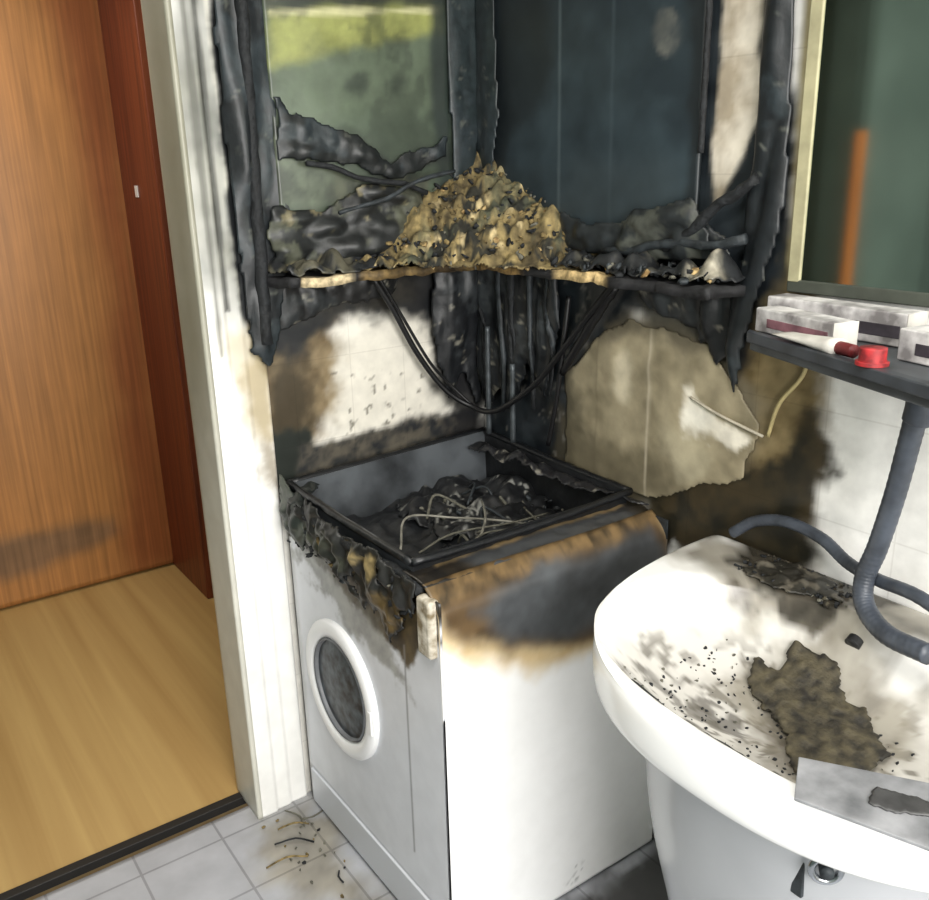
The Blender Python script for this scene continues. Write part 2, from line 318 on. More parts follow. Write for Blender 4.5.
spm=paintmat('side_panel_enamel',.35,None,bump=.12,nvar=.04,nscale=20)
def sidef(a,b,h):
    yy=y0
    if b>.80: yy=y0+.05*((b-.80)/.06)**2
    return (a,yy+.004*math.sin(a*9)*(1 if b>.6 else 0)*(b-.6 if b>.6 else 0)*4, b)
grid('side_panel',x0,x1,.01,.86,.006,sidef,(253,253,252),SP,spm,WM,thick=.004)
TS=[(None,(56,48,36),.1,0,10,1,(30,28,26)),([(-.50,-.57),(-.05,-.57),(-.05,-.70),(-.45,-.70)],(62,64,66),.05,.02,10,.9),
 ([(-.55,-.565),(-.05,-.565),(-.05,-.585),(-.55,-.582)],(150,126,86),.015,.01,16,.7)]
grid('top_strip',x0,x1,-.635,-.555,.006,lambda a,b,h:(a,b,.862+h*1-max(0,(-.60-b))*.2),(120,100,70),TS,spm,WM,thick=.004,disp=.006,dfr=20)
FP=[([(-.69,.9),(0,.9),(0,.78),(-.15,.75),(-.30,.72),(-.45,.69),(-.56,.66),(-.61,.70),(-.69,.76)],(40,36,30),.02,.02,22,1,(84,72,50)),
 ([(-.1,.78),(-.45,.70),(-.55,.60),(-.3,.64),(-.05,.72)],(140,140,130),.03,.03,25,.7,(90,88,80)),
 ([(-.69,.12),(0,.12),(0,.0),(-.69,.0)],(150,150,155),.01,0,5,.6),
 ([(-.545,.70),(-.55,.70),(-.55,.2),(-.545,.2)],(120,120,122),.004,.0,5,.8),
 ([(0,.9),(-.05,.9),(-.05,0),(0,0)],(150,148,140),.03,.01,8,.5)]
fpm=paintmat('front_panel_shaded_enamel',.4,None,bump=.1,nvar=.06,nscale=20)
grid('front_panel',y0,y1,.01,.84,.006,lambda a,b,h:(x0,a,b),(214,216,221),FP,fpm,WM,thick=.004,flip=True)  # greyer base than the side panel: weaker light put into the colour
box('back_panel',(x1-.004,y0,.01),(x1,y1,.85),soot2,WM); box('far_side_panel',(x0,y1-.004,.01),(x1,y1,.85),white2,WM)
box('base',(x0+.01,y0+.01,0.0),(x1-.01,y1-.01,.03),rubber,WM)
box('inner_core',(x0+.02,y0+.03,.03),(x1-.02,y1-.03,.70),soot,WM)
box('kick_plate',(x0-.006,y0+.02,.015),(x0+.001,y1-.02,.115),white2,WM,.003)
dy,dz=-.262,.455
def ringx(name,cy_,cz_,ro,ri,xo,xi,m):
    n=48; prof=[(ro,xi),(ro,xi-(xi-xo)*.6),(ro*.97,xo),((ro+ri)/2,xo-.004),(ri*1.03,xo+.002),(ri,xi)]
    V=[];Fc=[]
    for k in range(n):
        a=6.28318*k/n
        for rr,xx in prof: V.append((xx,cy_+rr*math.cos(a),cz_+rr*math.sin(a)))
    q=len(prof)
    for k in range(n):
        k2=(k+1)%n
        for j in range(q-1): Fc.append((k*q+j,k*q+j+1,k2*q+j+1,k2*q+j))
    return mesh(name,V,Fc,m,WM,True)
ringx('porthole_ring',dy,dz,.165,.122,x0-.014,x0+.0,whiteE)
ringx('porthole_inner_ring',dy,dz,.124,.114,x0-.010,x0+.0,mat('grey_ring',(120,122,126),.4))
def disc(name,cy_,cz_,rr,xx,bul,m):
    V=[];Fc=[];n=40;q=8
    for j in range(1,q+1):
        for k in range(n):
            a=6.28318*k/n; s=j/q; V.append((xx-bul*(1-s*s),cy_+rr*s*math.cos(a),cz_+rr*s*math.sin(a)))
    V.append((xx-bul,cy_,cz_)); c=len(V)-1
    for j in range(q-1):
        for k in range(n): Fc.append((j*n+k,(j+1)*n+k,(j+1)*n+(k+1)%n,j*n+(k+1)%n))
    for k in range(n): Fc.append((c,k,(k+1)%n))
    return mesh(name,V,Fc,m,WM,True)
disc('porthole_glass',dy,dz,.117,x0-.003,.008,mat('porthole_glass',(84,94,102),.4,var=.7,scale=34,col2=(20,24,28),spec=.3))
box('door_handle',(x0-.018,dy-.158,.42),(x0-.010,dy-.142,.48),whiteE,WM,.003)
box('control_panel_remnant',(x0-.016,-.668,.722),(x0+.01,-.622,.842),dirty,WM,.008)
crust('melted_control_panel',[(-.03,.88),(-.62,.86),(-.60,.74),(-.50,.70),(-.38,.74),(-.25,.76),(-.12,.77),(-.03,.76)],lambda u,v,h:(x0-.002-h,u,v),(36,36,34),
  [(ell(-.5,.76,.05,.04),(120,100,62),.03,.03,26,.9,(60,50,34)),(ell(-.25,.80,.12,.03),(88,92,78),.03,.03,24,.8,(44,46,40)),(ell(-.42,.84,.06,.02),(170,150,104),.02,.02,26,.8)],.026,22,.03,26,.005,31,WM,(1,.7),(.5,20),None,3)
flakes('charred_control_panel',90,lambda rn:(x0-.014+.014*rn.random(),-.04-.56*rn.random(),.845-.09*rn.random()),.009,[soot,ash,ochre,soot2],WM,(5,1.6,1.4,2),3)
tube('front_top_rail',[(x0,-.05,.86),(x0-.006,-.3,.845),(x0+.004,-.55,.85),(x0,-.62,.84)],.011,soot,WM,8,.25)
def bar(nm,a,b,m=soot,w=.011,jit=.12,sd=1,sag=0):
    pts=[Vector(a).lerp(Vector(b),k/7)-Vector((0,0,sag*math.sin(math.pi*k/7))) for k in range(8)]
    tube(nm,pts,w,m,WM,6,jit,n=3,seed=sd)
frm=mat('tray_frame_black',(20,22,25),.4,var=.4,scale=30,bump=.3)
zt=.888
cor=[(-.60,-.035,zt),(-.03,-.035,zt+.02),(-.025,-.575,zt),(-.60,-.575,zt-.006)]
for i in range(4): bar('top_frame_%d'%i,cor[i],cor[(i+1)%4],frm,.009,.10,i,(0,.004,.008,.004)[i])
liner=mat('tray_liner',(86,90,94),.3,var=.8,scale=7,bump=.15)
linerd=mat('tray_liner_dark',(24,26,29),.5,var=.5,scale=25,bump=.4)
def quad(nm,a,b,c,d,m):
    o=mesh(nm,[a,b,c,d],[(0,1,2,3)],m,WM); md=o.modifiers.new('s','SOLIDIFY'); md.thickness=.004; return o
zb=.755
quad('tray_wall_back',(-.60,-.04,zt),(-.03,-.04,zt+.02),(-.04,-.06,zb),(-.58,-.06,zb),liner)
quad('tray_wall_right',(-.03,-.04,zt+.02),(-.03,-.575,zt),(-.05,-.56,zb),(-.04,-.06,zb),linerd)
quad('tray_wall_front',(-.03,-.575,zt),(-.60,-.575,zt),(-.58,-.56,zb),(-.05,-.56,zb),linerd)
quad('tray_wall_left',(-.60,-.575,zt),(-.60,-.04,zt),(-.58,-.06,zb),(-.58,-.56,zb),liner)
grid('tray_bottom',-.59,-.04,-.57,-.05,.012,lambda a,b,h:(a,b,zb+.02+h),(32,34,37),[([(-.30,-.05),(-.04,-.05),(-.04,-.5),(-.2,-.45)],(96,98,98),.05,.05,26,.8,(18,18,20))],paintmat('tray_bottom_char',.5,None,bump=.6,nvar=.5,nscale=50),WM,disp=.03,dfr=14)
crust('melted_tray_lump',ell(-.20,-.24,.18,.22),lambda u,v,h:(u,v,zb+.02+h),(30,31,33),[(None,(170,170,164),.1,0,30,.8,None,(.32,50))],.045,12,.05,20,.006,41,WM)
flakes('tray_debris',90,lambda rn:(-.06-.36*rn.random()**1.3,-.08-.46*rn.random(),zb+.03+.03*rn.random()),.008,[soot,soot2,ash],WM,(6,3,1.6),5)
crust('right_edge_melt',[(-.03,-.02),(-.10,-.06),(-.09,-.3),(-.06,-.58),(-.03,-.66)],lambda u,v,h:(min(u,-.012),v,.868+h),(34,34,36),[(None,(150,146,134),.1,0,30,.7,None,(.3,40))],.035,20,.02,22,.006,43,WM)
wire=mat('pale_wire',(150,147,136),.5,var=.5)
def wv(pts,rr=.0035,m=wire,nm='wire'): tube(nm,pts,rr,m,WM,6,0,n=6)
z1=.825
wv([(-.52,-.40,z1),(-.44,-.30,z1+.02),(-.33,-.33,z1+.0),(-.28,-.42,z1+.01),(-.20,-.50,z1)],.0028)
wv([(-.40,-.50,z1),(-.33,-.44,z1+.02),(-.27,-.36,z1+.01),(-.22,-.28,z1)],.0028)
wv([(-.50,-.44,z1),(-.40,-.42,z1+.01),(-.28,-.47,z1+.02),(-.15,-.44,z1)],.0025,ash)
wv([(-.45,-.52,z1),(-.36,-.48,z1+.02),(-.25,-.52,z1+.02),(-.17,-.38,z1)],.0025,ash)
for i in range(10):
    rn=random.Random(i); a=(-.08-.35*rn.random(),-.1-.4*rn.random(),.80); b=(a[0]+.15*rn.random()-.07,a[1]+.15*rn.random()-.07,.83); c=(b[0]+.12*rn.random()-.06,b[1]-.1*rn.random(),.80)
    wv([a,b,c],.0035,soot2 if i%3 else ash,'harness_%d'%i)
crust('corner_melt',[(-.02,.93),(-.02,.78),(-.12,.74),(-.17,.80),(-.14,.88),(-.08,.90)],lambda u,v,h:(x0-.003-h,u,v),(40,46,42),[(None,(90,94,84),.1,0,24,.6,None,(.1,30))],.025,20,.02,22,.006,44,WM)
crust('corner_melt_top',[(x0-.02,-.02),(x0-.02,-.16),(-.56,-.10),(-.50,-.02)],lambda u,v,h:(u,min(v,-.012),.865+h),(38,42,40),[],.03,20,.02,22,.006,45,WM)
# ---------------------------------------------------------------- charred corner shelf + debris
SH=empty('charred_corner_shelf')
def rough_slab(nm,xa,xb,ya,yb,za,zb_,m,step=.012,amp=.010,edge=.02,seed=0,par=SH,layers=(),base=(34,34,36)):
    nx=int((xb-xa)/step)+1; ny=int((yb-ya)/step)+1
    uu,vv=np.meshgrid(np.linspace(xa,xb,nx),np.linspace(ya,yb,ny)); u=uu.ravel(); v=vv.ravel()
    h=fbm(u,v,22,seed)*amp; e1=fbm(u,v,16,seed+3)*edge; e2=fbm(v,u,16,seed+5)*edge
    V=[(min(-.002,a+p1),min(-.002,b+p2),zb_+c) for a,b,c,p1,p2 in zip(u,v,h,e1,e2)]
    Fc=[(j*nx+i,j*nx+i+1,(j+1)*nx+i+1,(j+1)*nx+i) for j in range(ny-1) for i in range(nx-1)]
    o=mesh(nm,V,Fc,m,par,True); setcol(o.data,paint(u,v,base,list(layers))); md=o.modifiers.new('s','SOLIDIFY'); md.thickness=zb_-za; md.offset=-1; return o
shm=paintmat('shelf_char',.7,None,bump=.6,nvar=.6,nscale=70)
rough_slab('board_back',-.60,-.0,-.12,-.003,1.345,1.365,shm,seed=2,layers=[([(-.40,.01),(0,.01),(0,-.2),(-.40,-.2)],(150,124,76),.04,.03,18,.8,(70,54,32)),([(-.56,-.10),(-.44,-.09),(-.44,-.14),(-.56,-.14)],(220,200,160),.02,.01,20,.9)])  # ochre and whitish highlights painted onto the charred board
rough_slab('board_right',-.12,-.0,-.84,-.05,1.35,1.37,shm,seed=7,layers=[([(-.2,0),(0,0),(0,-.26),(-.2,-.36)],(176,142,86),.04,.03,18,.9,(90,68,38)),([(-.14,-.42),(-.09,-.42),(-.09,-.58),(-.14,-.6)],(226,196,140),.02,.012,20,.9)])  # yellowish highlights painted onto the charred board
heapL=[(None,(152,134,90),.1,0,22,.95,(78,68,46)),(None,(34,36,33),.1,0,26,.95,None,(.06,30)),(None,(206,186,140),.1,0,34,.8,None,(.34,38)),(None,(92,96,76),.1,0,20,.5,None,(.25,16))]
def mz(u,v):
    a=abs(u); b=abs(v); rr=a/.40+b/.46; return 1.370+.215*max(0,min(1,1.15*(1-rr)))**.75
foam=paintmat('foam_crust',.9,None,bump=.8,nvar=.55,nscale=60)
crust('burnt_foam_mound',[(.02,.02),(.02,-.52),(-.08,-.47),(-.19,-.30),(-.28,-.20),(-.42,-.10),(-.46,.02)],lambda u,v,h:(min(u,-.006),min(v,-.006),mz(min(u,0),min(v,0))+h-.004),(140,122,80),heapL,.035,26,.012,24,.005,51,SH,(1,1),None,foam,2)
box('mound_core_support',(-.14,-.16,1.36),(-.008,-.008,1.42),soot,SH,.01)
def heap(rn):
    while True:
        u=-.42*rn.random(); v=-.48*rn.random()
        if abs(u)/.40+abs(v)/.46<1.05: return (u-.006,v-.006,mz(u,v)+.018*rn.random())
flakes('burnt_foam_bits',420,heap,.008,[ochre,tan,soot,ash],SH,(5,2,5,2),12)
flakes('shelf_litter',120,lambda rn:(-.02-.10*rn.random(),-.35-.48*rn.random(),1.375+.02*rn.random()),.009,[soot,soot2,ash,tan],SH,(5,4,1,.7),13)
crust('shelf_melt_right',[(-.01,-.40),(-.12,-.40),(-.11,-.84),(-.01,-.85)],lambda u,v,h:(min(u,-.005),v,1.37+h),(36,38,40),[(None,(90,88,78),.1,0,20,.6,None,(.1,26)),(ell(-.09,-.80,.03,.04),(200,192,172),.02,.02,26,.9,(80,80,70))],.045,16,.02,22,.006,52,SH)
crust('shelf_melt_back',[(-.60,-.01),(-.60,-.12),(-.30,-.12),(-.30,-.01)],lambda u,v,h:(u,min(v,-.005),1.365+h),(36,38,40),[(None,(110,106,88),.1,0,20,.6,None,(.1,26))],.04,16,.02,22,.006,53,SH)
for i,(a,b,w) in enumerate([((-.50,-.05,1.60),(-.20,-.06,1.53),.006),((-.45,-.09,1.49),(-.14,-.09,1.58),.005),((-.04,-.66,1.42),(-.035,-.86,1.56),.010),((-.05,-.5,1.41),(-.04,-.85,1.45),.009)]):
    A0,B0=Vector(a),Vector(b); tube('fallen_slat_%d'%i,[A0.lerp(B0,k/5)+Vector((0,0,.006*math.sin(k*2+i))) for k in range(6)],w,[soot,soot2][i%2],SH,7,.25,n=3,seed=i)
hangL=[(None,(58,62,64),.1,0,14,.6,None,(.15,20)),(None,(150,146,132),.1,0,30,.6,None,(.42,40))]
crust('hanging_skin_back',[(-.02,1.37),(-.17,1.37),(-.16,1.12),(-.13,1.0),(-.08,1.10),(-.05,.98),(-.02,.96)],lambda u,v,h:(min(u,-.012),-.015-h,v),(26,28,31),hangL,.035,12,.03,20,.006,54,SH,(1,.3))
crust('hanging_skin_right',[(-.02,1.37),(-.36,1.37),(-.33,1.22),(-.28,1.02),(-.22,1.12),(-.16,.95),(-.10,1.05),(-.02,.94)],lambda u,v,h:(-.015-h,min(u,-.012),v),(26,29,32),hangL,.035,12,.03,20,.006,55,SH,(1,.3))
crust('hanging_skin_far',[(-.50,1.36),(-.86,1.36),(-.84,1.24),(-.78,1.18),(-.72,1.27),(-.62,1.29)],lambda u,v,h:(-.006-h,u,v),(30,32,34),hangL,.025,14,.03,22,.006,56,SH,(1,.4))
crust('hanging_skin_left',[(-.60,1.36),(-.24,1.36),(-.26,1.29),(-.45,1.27),(-.60,1.23)],lambda u,v,h:(u,-.006-h,v),(36,36,36),hangL,.02,16,.02,22,.006,57,SH,(1,.5))
for i in range(12):
    rn=random.Random(i+60); y=-.03-.30*rn.random(); x=-.03-.02*rn.random(); z0=.98+.16*rn.random()
    tube('hanging_strand_%d'%i,[(x,y,1.35),(x+.01*rn.random(),y+.01,1.25),(x,y-.02*rn.random(),(1.25+z0)/2),(x+.01,y,z0)],lambda s,q=.004+.007*rn.random():q*(1-.5*s),[soot,soot,soot2][i%3],SH,7,.2,n=4,seed=i)
# sagging melted beige sheet hanging on the wall to the right of the machine
MS=empty('melted_beige_sheet')
shL=[(None,(164,153,126),.1,0,7,.9,(122,113,90)),([(-.30,1.16),(-.38,1.2),(-.36,.8),(-.26,.8)],(80,75,60),.06,.03,14,.85),
 ([(-.70,1.15),(-.76,1.11),(-.86,1.07),(-.84,1.045),(-.76,1.07),(-.71,1.09)],(236,230,214),.02,.014,25,.95),
 (ell(-.73,1.085,.035,.03),(240,236,222),.03,.02,30,.9),
 (ell(-.52,1.13,.02,.045),(206,196,170),.04,.02,14,.8),([(-.3,.98),(-.6,.97),(-.74,.98),(-.7,.88),(-.3,.84)],(92,85,66),.06,.03,16,.75),
 ([(-.60,1.3),(-.606,1.3),(-.603,.86),(-.597,.86)],(196,186,164),.006,.002,10,.6),([(-.44,1.3),(-.445,1.3),(-.445,.86),(-.44,.86)],(104,96,76),.006,.002,10,.6),
 (ell(-.70,1.02,.08,.05,.3),(176,168,142),.05,.03,12,.6),
 ([(-.40,1.25),(-.54,1.3),(-.75,1.27),(-.84,1.18),(-.75,1.215),(-.66,1.235),(-.54,1.25),(-.44,1.19)],(88,82,68),.04,.02,16,.7)]
crust('sheet',[(-.33,1.12),(-.44,1.22),(-.54,1.275),(-.66,1.255),(-.75,1.24),(-.83,1.17),(-.89,1.115),(-.86,.99),(-.73,.925),(-.60,.87),(-.44,.875),(-.33,.885)],lambda u,v,h:(-.002-h,u,v),(160,149,122),shL,.009,6,.014,16,.006,71,MS,(1,1),None,paintmat('melted_sheet',.6,None,bump=.2,nvar=.16,nscale=30),6)
pm=mat('sooty_pipe',(84,90,94),.4,.3,var=.6,scale=30)
PP=empty('sooty_water_pipes')
tube('pipe_hot',[(-.06,-.10,1.20),(-.06,-.10,1.1),(-.06,-.10,.92)],.007,pm,PP); tube('pipe_cold',[(-.06,-.20,1.12),(-.06,-.20,1.0),(-.06,-.20,.92)],.007,pm,PP)
HC=empty('hanging_cables')
cabm=mat('black_cable',(18,18,20),.45,var=.3)
tube('cable_1',[(-.35,-.05,1.34),(-.30,-.05,1.26),(-.24,-.05,1.15),(-.17,-.06,1.05),(-.11,-.09,1.00),(-.09,-.17,1.0),(-.06,-.28,1.08),(-.045,-.36,1.17),(-.04,-.44,1.26),(-.04,-.53,1.35)],.007,cabm,HC)
tube('cable_2',[(-.33,-.04,1.34),(-.27,-.04,1.24),(-.20,-.045,1.12),(-.14,-.05,1.05),(-.09,-.08,.99)],.004,cabm,HC)
tube('cable_3',[(-.03,-.37,1.30),(-.035,-.36,1.20),(-.03,-.33,1.05),(-.03,-.30,.93)],.006,cabm,HC)
tube('cable_4',[(-.03,-.52,1.34),(-.03,-.44,1.24),(-.03,-.35,1.12)],.010,cabm,HC,8,.2)
# ---------------------------------------------------------------- burnt wall cabinet
MC=empty('burnt_wall_cabinet')
GP=[([(-.60,2.3),(0,2.3),(0,1.92),(-.55,1.885)],(60,64,52),.02,.01,9,1,(40,44,38)),  # greenish reflection painted into the mirror door's colour, mixed with soot
 ([(-.60,1.86),(-.10,1.90),(-.10,1.72),(-.60,1.68)],(92,103,84),.05,.02,8,.6),
 ([(-.55,1.895),(-.13,1.925),(-.12,1.88),(-.30,1.85),(-.55,1.80)],(146,150,88),.03,.015,9,1,(116,120,70)),
 ([(-.55,1.90),(-.13,1.93),(-.13,1.918),(-.55,1.888)],(204,200,158),.01,.004,9,.7),
 (ell(-.36,1.76,.03,.018,.2),(40,48,40),.03,.015,20,.8),(ell(-.25,1.77,.025,.018),(44,52,44),.03,.015,20,.7),
 ([(-.58,1.70),(-.40,1.66),(-.28,1.60),(-.10,1.64),(-.10,1.60),(-.30,1.57),(-.42,1.62),(-.58,1.64)],(34,36,36),.03,.015,14,.9),
 ([(-.10,2.3),(-.16,2.3),(-.15,1.5),(-.10,1.5)],(40,48,46),.03,.01,10,.9),
 (None,(44,50,42),.1,0,6,.45,None,(.0,9)),
 ([(-.58,1.66),(-.44,1.63),(-.40,1.52),(-.58,1.50)],(98,106,88),.03,.02,16,.9,(60,64,54)),
 ([(-.42,1.58),(-.18,1.56),(-.18,1.44),(-.45,1.44)],(44,46,42),.03,.02,16,.9,(90,92,76))]
gpm=paintmat('sooty_painted_reflection',.35,None,bump=.15,nvar=.25,nscale=18)
grid('mirror_door',-.56,-.075,1.47,2.14,.007,lambda a,b,h:(a,-.03+h*.4,b),(76,87,72),GP,gpm,MC,thick=.01,disp=.006,dfr=6)
def post(nm,a,b,w,sd,m=soot,par=MC):
    A0,B0=Vector(a),Vector(b); tube(nm,[A0.lerp(B0,k/12) for k in range(13)],w,m,par,8,.15,n=3,seed=sd)
colL=[(None,(48,56,60),.1,0,8,.7,None,(.1,9)),(None,(120,122,112),.1,0,30,.4,None,(.45,40))]
crust('charred_stile_left',[(-.67,2.2),(-.53,2.2),(-.53,1.8),(-.515,1.5),(-.55,1.36),(-.57,1.24),(-.61,1.16),(-.655,1.2),(-.665,1.5)],lambda u,v,h:(u,-.015-h,v),(24,28,31),colL,.03,9,.015,16,.006,61,MC,(1,.25))
crust('charred_stile_inner',[(-.13,2.2),(-.03,2.2),(-.03,1.5),(-.11,1.48)],lambda u,v,h:(min(u,-.01),-.035-h,v),(38,47,49),colL,.015,9,.01,16,.006,62,MC,(1,.25))
post('charred_post_left',(-.60,-.03,2.2),(-.62,-.03,1.22),.014,1)
crust('charred_wedge',[(-.56,1.74),(-.50,1.70),(-.36,1.655),(-.28,1.60),(-.12,1.66),(-.12,1.60),(-.28,1.555),(-.42,1.60),(-.56,1.60)],lambda u,v,h:(u,-.034-h,v),(30,33,33),colL,.015,14,.015,24,.005,63,MC,(1,1))
crust('charred_lower_skin',[(-.60,1.52),(-.46,1.50),(-.36,1.56),(-.22,1.54),(-.16,1.46),(-.16,1.37),(-.60,1.37)],lambda u,v,h:(u,-.03-h,v),(36,38,38),[(None,(90,92,78),.1,0,20,.7,None,(.15,22)),(None,(160,150,116),.1,0,30,.5,None,(.38,34))],.035,14,.02,22,.006,64,MC,(.6,1))
RP=empty('charred_wall_panel')
PL=[(None,(50,62,68),.1,0,6,1,(36,46,52)),([(-.02,2.3),(-.16,2.3),(-.13,1.4),(-.02,1.4)],(30,36,38),.03,.02,10,.8),
 ([(-.12,2.3),(-.26,2.3),(-.28,1.75),(-.10,1.60)],(28,33,36),.06,.03,10,.8),
 ([(-.318,2.3),(-.325,2.3),(-.325,1.4),(-.318,1.4)],(84,96,100),.006,.0,5,.6),
 ([(-.48,2.3),(-.483,2.3),(-.483,1.4),(-.48,1.4)],(66,78,84),.006,.0,5,.6),
 (ell(-.625,1.81,.03,.045),(104,104,98),.02,.016,18,.8,(60,66,68)),
 ([(-.35,1.62),(-.64,1.58),(-.68,1.4),(-.3,1.4)],(62,72,76),.08,.03,8,.5),
 ([(-.66,2.3),(-.8,2.3),(-.8,1.4),(-.69,1.4)],(28,32,34),.03,.02,10,.8)]
grid('panel',-.715,-.04,1.44,2.14,.008,lambda a,b,h:(-.02+h*.3,a,b),(50,64,72),PL,paintmat('sooty_blue_glass',.45,None,bump=.12,nvar=.15,nscale=14),RP,thick=.008,disp=.006,dfr=6,flip=True)
crust('charred_stile',[(-.83,2.2),(-.905,2.2),(-.905,1.5),(-.88,1.35),(-.85,1.24),(-.83,1.16),(-.80,1.25),(-.80,1.45),(-.72,1.50),(-.70,1.42),(-.81,1.40),(-.84,1.6)],lambda u,v,h:(-.008-h,u,v),(26,30,33),colL,.03,9,.015,16,.006,65,RP,(1,.3))
crust('charred_corner_strip',[(-.03,2.2),(-.10,2.2),(-.13,1.7),(-.08,1.5),(-.03,1.5)],lambda u,v,h:(-.03-h,u,v),(36,44,46),colL,.015,9,.015,16,.006,66,RP,(1,.3))
crust('charred_low_band',[(-.34,1.50),(-.45,1.46),(-.62,1.50),(-.72,1.53),(-.80,1.40),(-.34,1.40)],lambda u,v,h:(-.03-h,u,v),(38,42,44),[(None,(84,86,78),.1,0,20,.7,None,(.15,22))],.03,14,.02,22,.006,67,RP,(.6,1))
post('charred_edge',(-.02,-.725,2.2),(-.02,-.72,1.6),.006,9,soot,RP)
# ---------------------------------------------------------------- mirror
MR=empty('mirror')
mm=bpy.data.materials.new('sooty_mirror_glass'); mm.use_nodes=True; b=mm.node_tree.nodes['Principled BSDF']; b.inputs['Metallic'].default_value=1; b.inputs['Roughness'].default_value=.06
n=mm.node_tree.nodes.new('ShaderNodeTexNoise'); n.inputs['Scale'].default_value=5; cr=mm.node_tree.nodes.new('ShaderNodeValToRGB'); cr.color_ramp.elements[0].color=(.42,.48,.44,1); cr.color_ramp.elements[1].color=(.64,.68,.63,1)
mm.node_tree.links.new(n.outputs['Fac'],cr.inputs['Fac']); mm.node_tree.links.new(cr.outputs['Color'],b.inputs['Base Color'])
box('glass',(-.02,-1.62,1.385),(-.006,-.955,2.15),mm,MR)
edge=mat('mirror_edge_beige',(176,170,136),.6,var=.3,scale=20)
box('edge_left',(-.024,-.955,1.38),(-.001,-.930,2.16),edge,MR,.003); box('edge_bottom',(-.024,-1.62,1.365),(-.001,-.93,1.387),mat('mirror_edge_dark',(70,74,66),.5),MR,.003); box('edge_right',(-.024,-1.65,1.365),(-.001,-1.62,2.16),edge,MR,.003); box('edge_top',(-.024,-1.62,2.15),(-.001,-.955,2.17),edge,MR,.003)
# ---------------------------------------------------------------- shelf with toiletries
WS=empty('mirror_shelf')
pl=[(-.001,-.91),(-.16,-.965),(-.23,-1.16),(-.30,-1.36),(-.34,-1.66),(-.001,-1.70)]
def prism(nm,pl,za,zb_,m,par,bev=.003):
    n=len(pl); V=[(a,b,za) for a,b in pl]+[(a,b,zb_) for a,b in pl]; Fc=[tuple(range(n)),tuple(range(n,2*n))[::-1]]+[(k,n+k,n+(k+1)%n,(k+1)%n) for k in range(n)]
    o=mesh(nm,V,Fc,m,par); 
    if bev: md=o.modifiers.new('b','BEVEL'); md.width=bev; md.segments=2
    return o
prism('board',pl,1.285,1.31,mat('shelf_dark',(80,84,88),.4,var=.5,scale=14),WS)
prism('lip',[(-.15,-.955),(-.17,-.965),(-.24,-1.16),(-.31,-1.36),(-.35,-1.66),(-.33,-1.66),(-.29,-1.36),(-.22,-1.16)],1.30,1.318,mat('shelf_lip',(62,66,72),.4,var=.5,scale=20),WS,.002)
cart=mat('white_carton',(222,219,218),.55,var=.12,scale=22,col2=(120,116,116)); pink=mat('dusty_pink_print',(150,104,114),.6,var=.6,scale=26)
def carton(name,c,s,rz,band):
    E=empty(name,c); E.rotation_euler=(0,0,rz); box('body',tuple(-q/2 for q in s),tuple(q/2 for q in s),cart,E,.003)
    box('band',(-s[0]/2-.001,-s[1]/2+.01,-s[2]*.25),(s[0]/2+.001,s[1]/2-.03,s[2]*.12),band,E,.001); box('end_flap',(-s[0]/2,-s[1]/2-.002,-s[2]/2),(s[0]/2,-s[1]/2,s[2]/2),plast,E,.001); return E
carton('toiletry_box',(-.125,-1.04,1.331),(.048,.18,.040),-.25,pink)
carton('toiletry_box.001',(-.055,-1.06,1.337),(.05,.26,.052),-.05,mat('dark_print',(70,64,72),.6,var=.6,scale=30))
carton('toiletry_box.002',(-.155,-1.31,1.334),(.055,.17,.046),-.2,mat('dark_print',(0,0,0)))
TT=empty('toothpaste_tube',(-.195,-1.10,1.326))
def tubeshape(par,L_,m):
    V=[];Fc=[];n=14;q=9
    for j in range(q):
        s=j/(q-1); w=.018*(1-.1*s)+.006*s; h=.013*(1-s)+.0012
        for k in range(n): a=6.28318*k/n; V.append((w*math.cos(a),L_*s-L_/2,h*math.sin(a)))
    for j in range(q-1):
        for k in range(n): Fc.append((j*n+k,j*n+(k+1)%n,(j+1)*n+(k+1)%n,(j+1)*n+k))
    Fc.append(tuple(range(n))[::-1]); Fc.append(tuple(range((q-1)*n,q*n))); return mesh('body',V,Fc,m,par,True)
tubeshape(TT,.13,plast); TT.rotation_euler=(0,0,-.3)
tube('cap',[(0,-.095,0),(0,-.08,0),(0,-.062,0)],.010,mat('cap_red',(120,34,38),.5,var=.5),TT,12)
RC=empty('red_cap_jar',(-.250,-1.235,1.3205))
redm=mat('lid_red',(176,42,44),.6,var=.4,scale=60,col2=(110,26,30))
tube('lid',[(0,0,.0),(0,0,.010),(0,0,.022)],.018,redm,RC,24); tube('rim',[(0,0,-.002),(0,0,.0),(0,0,.003)],.022,redm,RC,24)
HS=empty('grey_flexible_hose')
def ribbed(pts,rr,nm,rb=.02):
    S=catmull(pts,26); vs,fs=tubegeo([tuple(q) for q in S],lambda s:rr*(1+rb*math.sin(s*len(S)*1.6)),14,0,False); mesh(nm,vs,fs,hoseM,HS,True)
ribbed([(-.17,-1.27,1.284),(-.15,-1.25,1.20),(-.135,-1.23,1.10),(-.12,-1.205,1.0),(-.12,-1.19,.94),(-.135,-1.205,.90),(-.165,-1.26,.885),(-.19,-1.34,.895)],.016,'downpipe')
tube('collar',[(-.17,-1.27,1.284),(-.168,-1.269,1.25),(-.165,-1.265,1.23)],.022,hoseM,HS,16)
ribbed([(-.03,-.86,.885),(-.03,-.91,.925),(-.035,-.98,.948),(-.045,-1.06,.945),(-.07,-1.13,.93),(-.10,-1.20,.935),(-.14,-1.30,.95),(-.17,-1.42,.92)],.011,'loop')
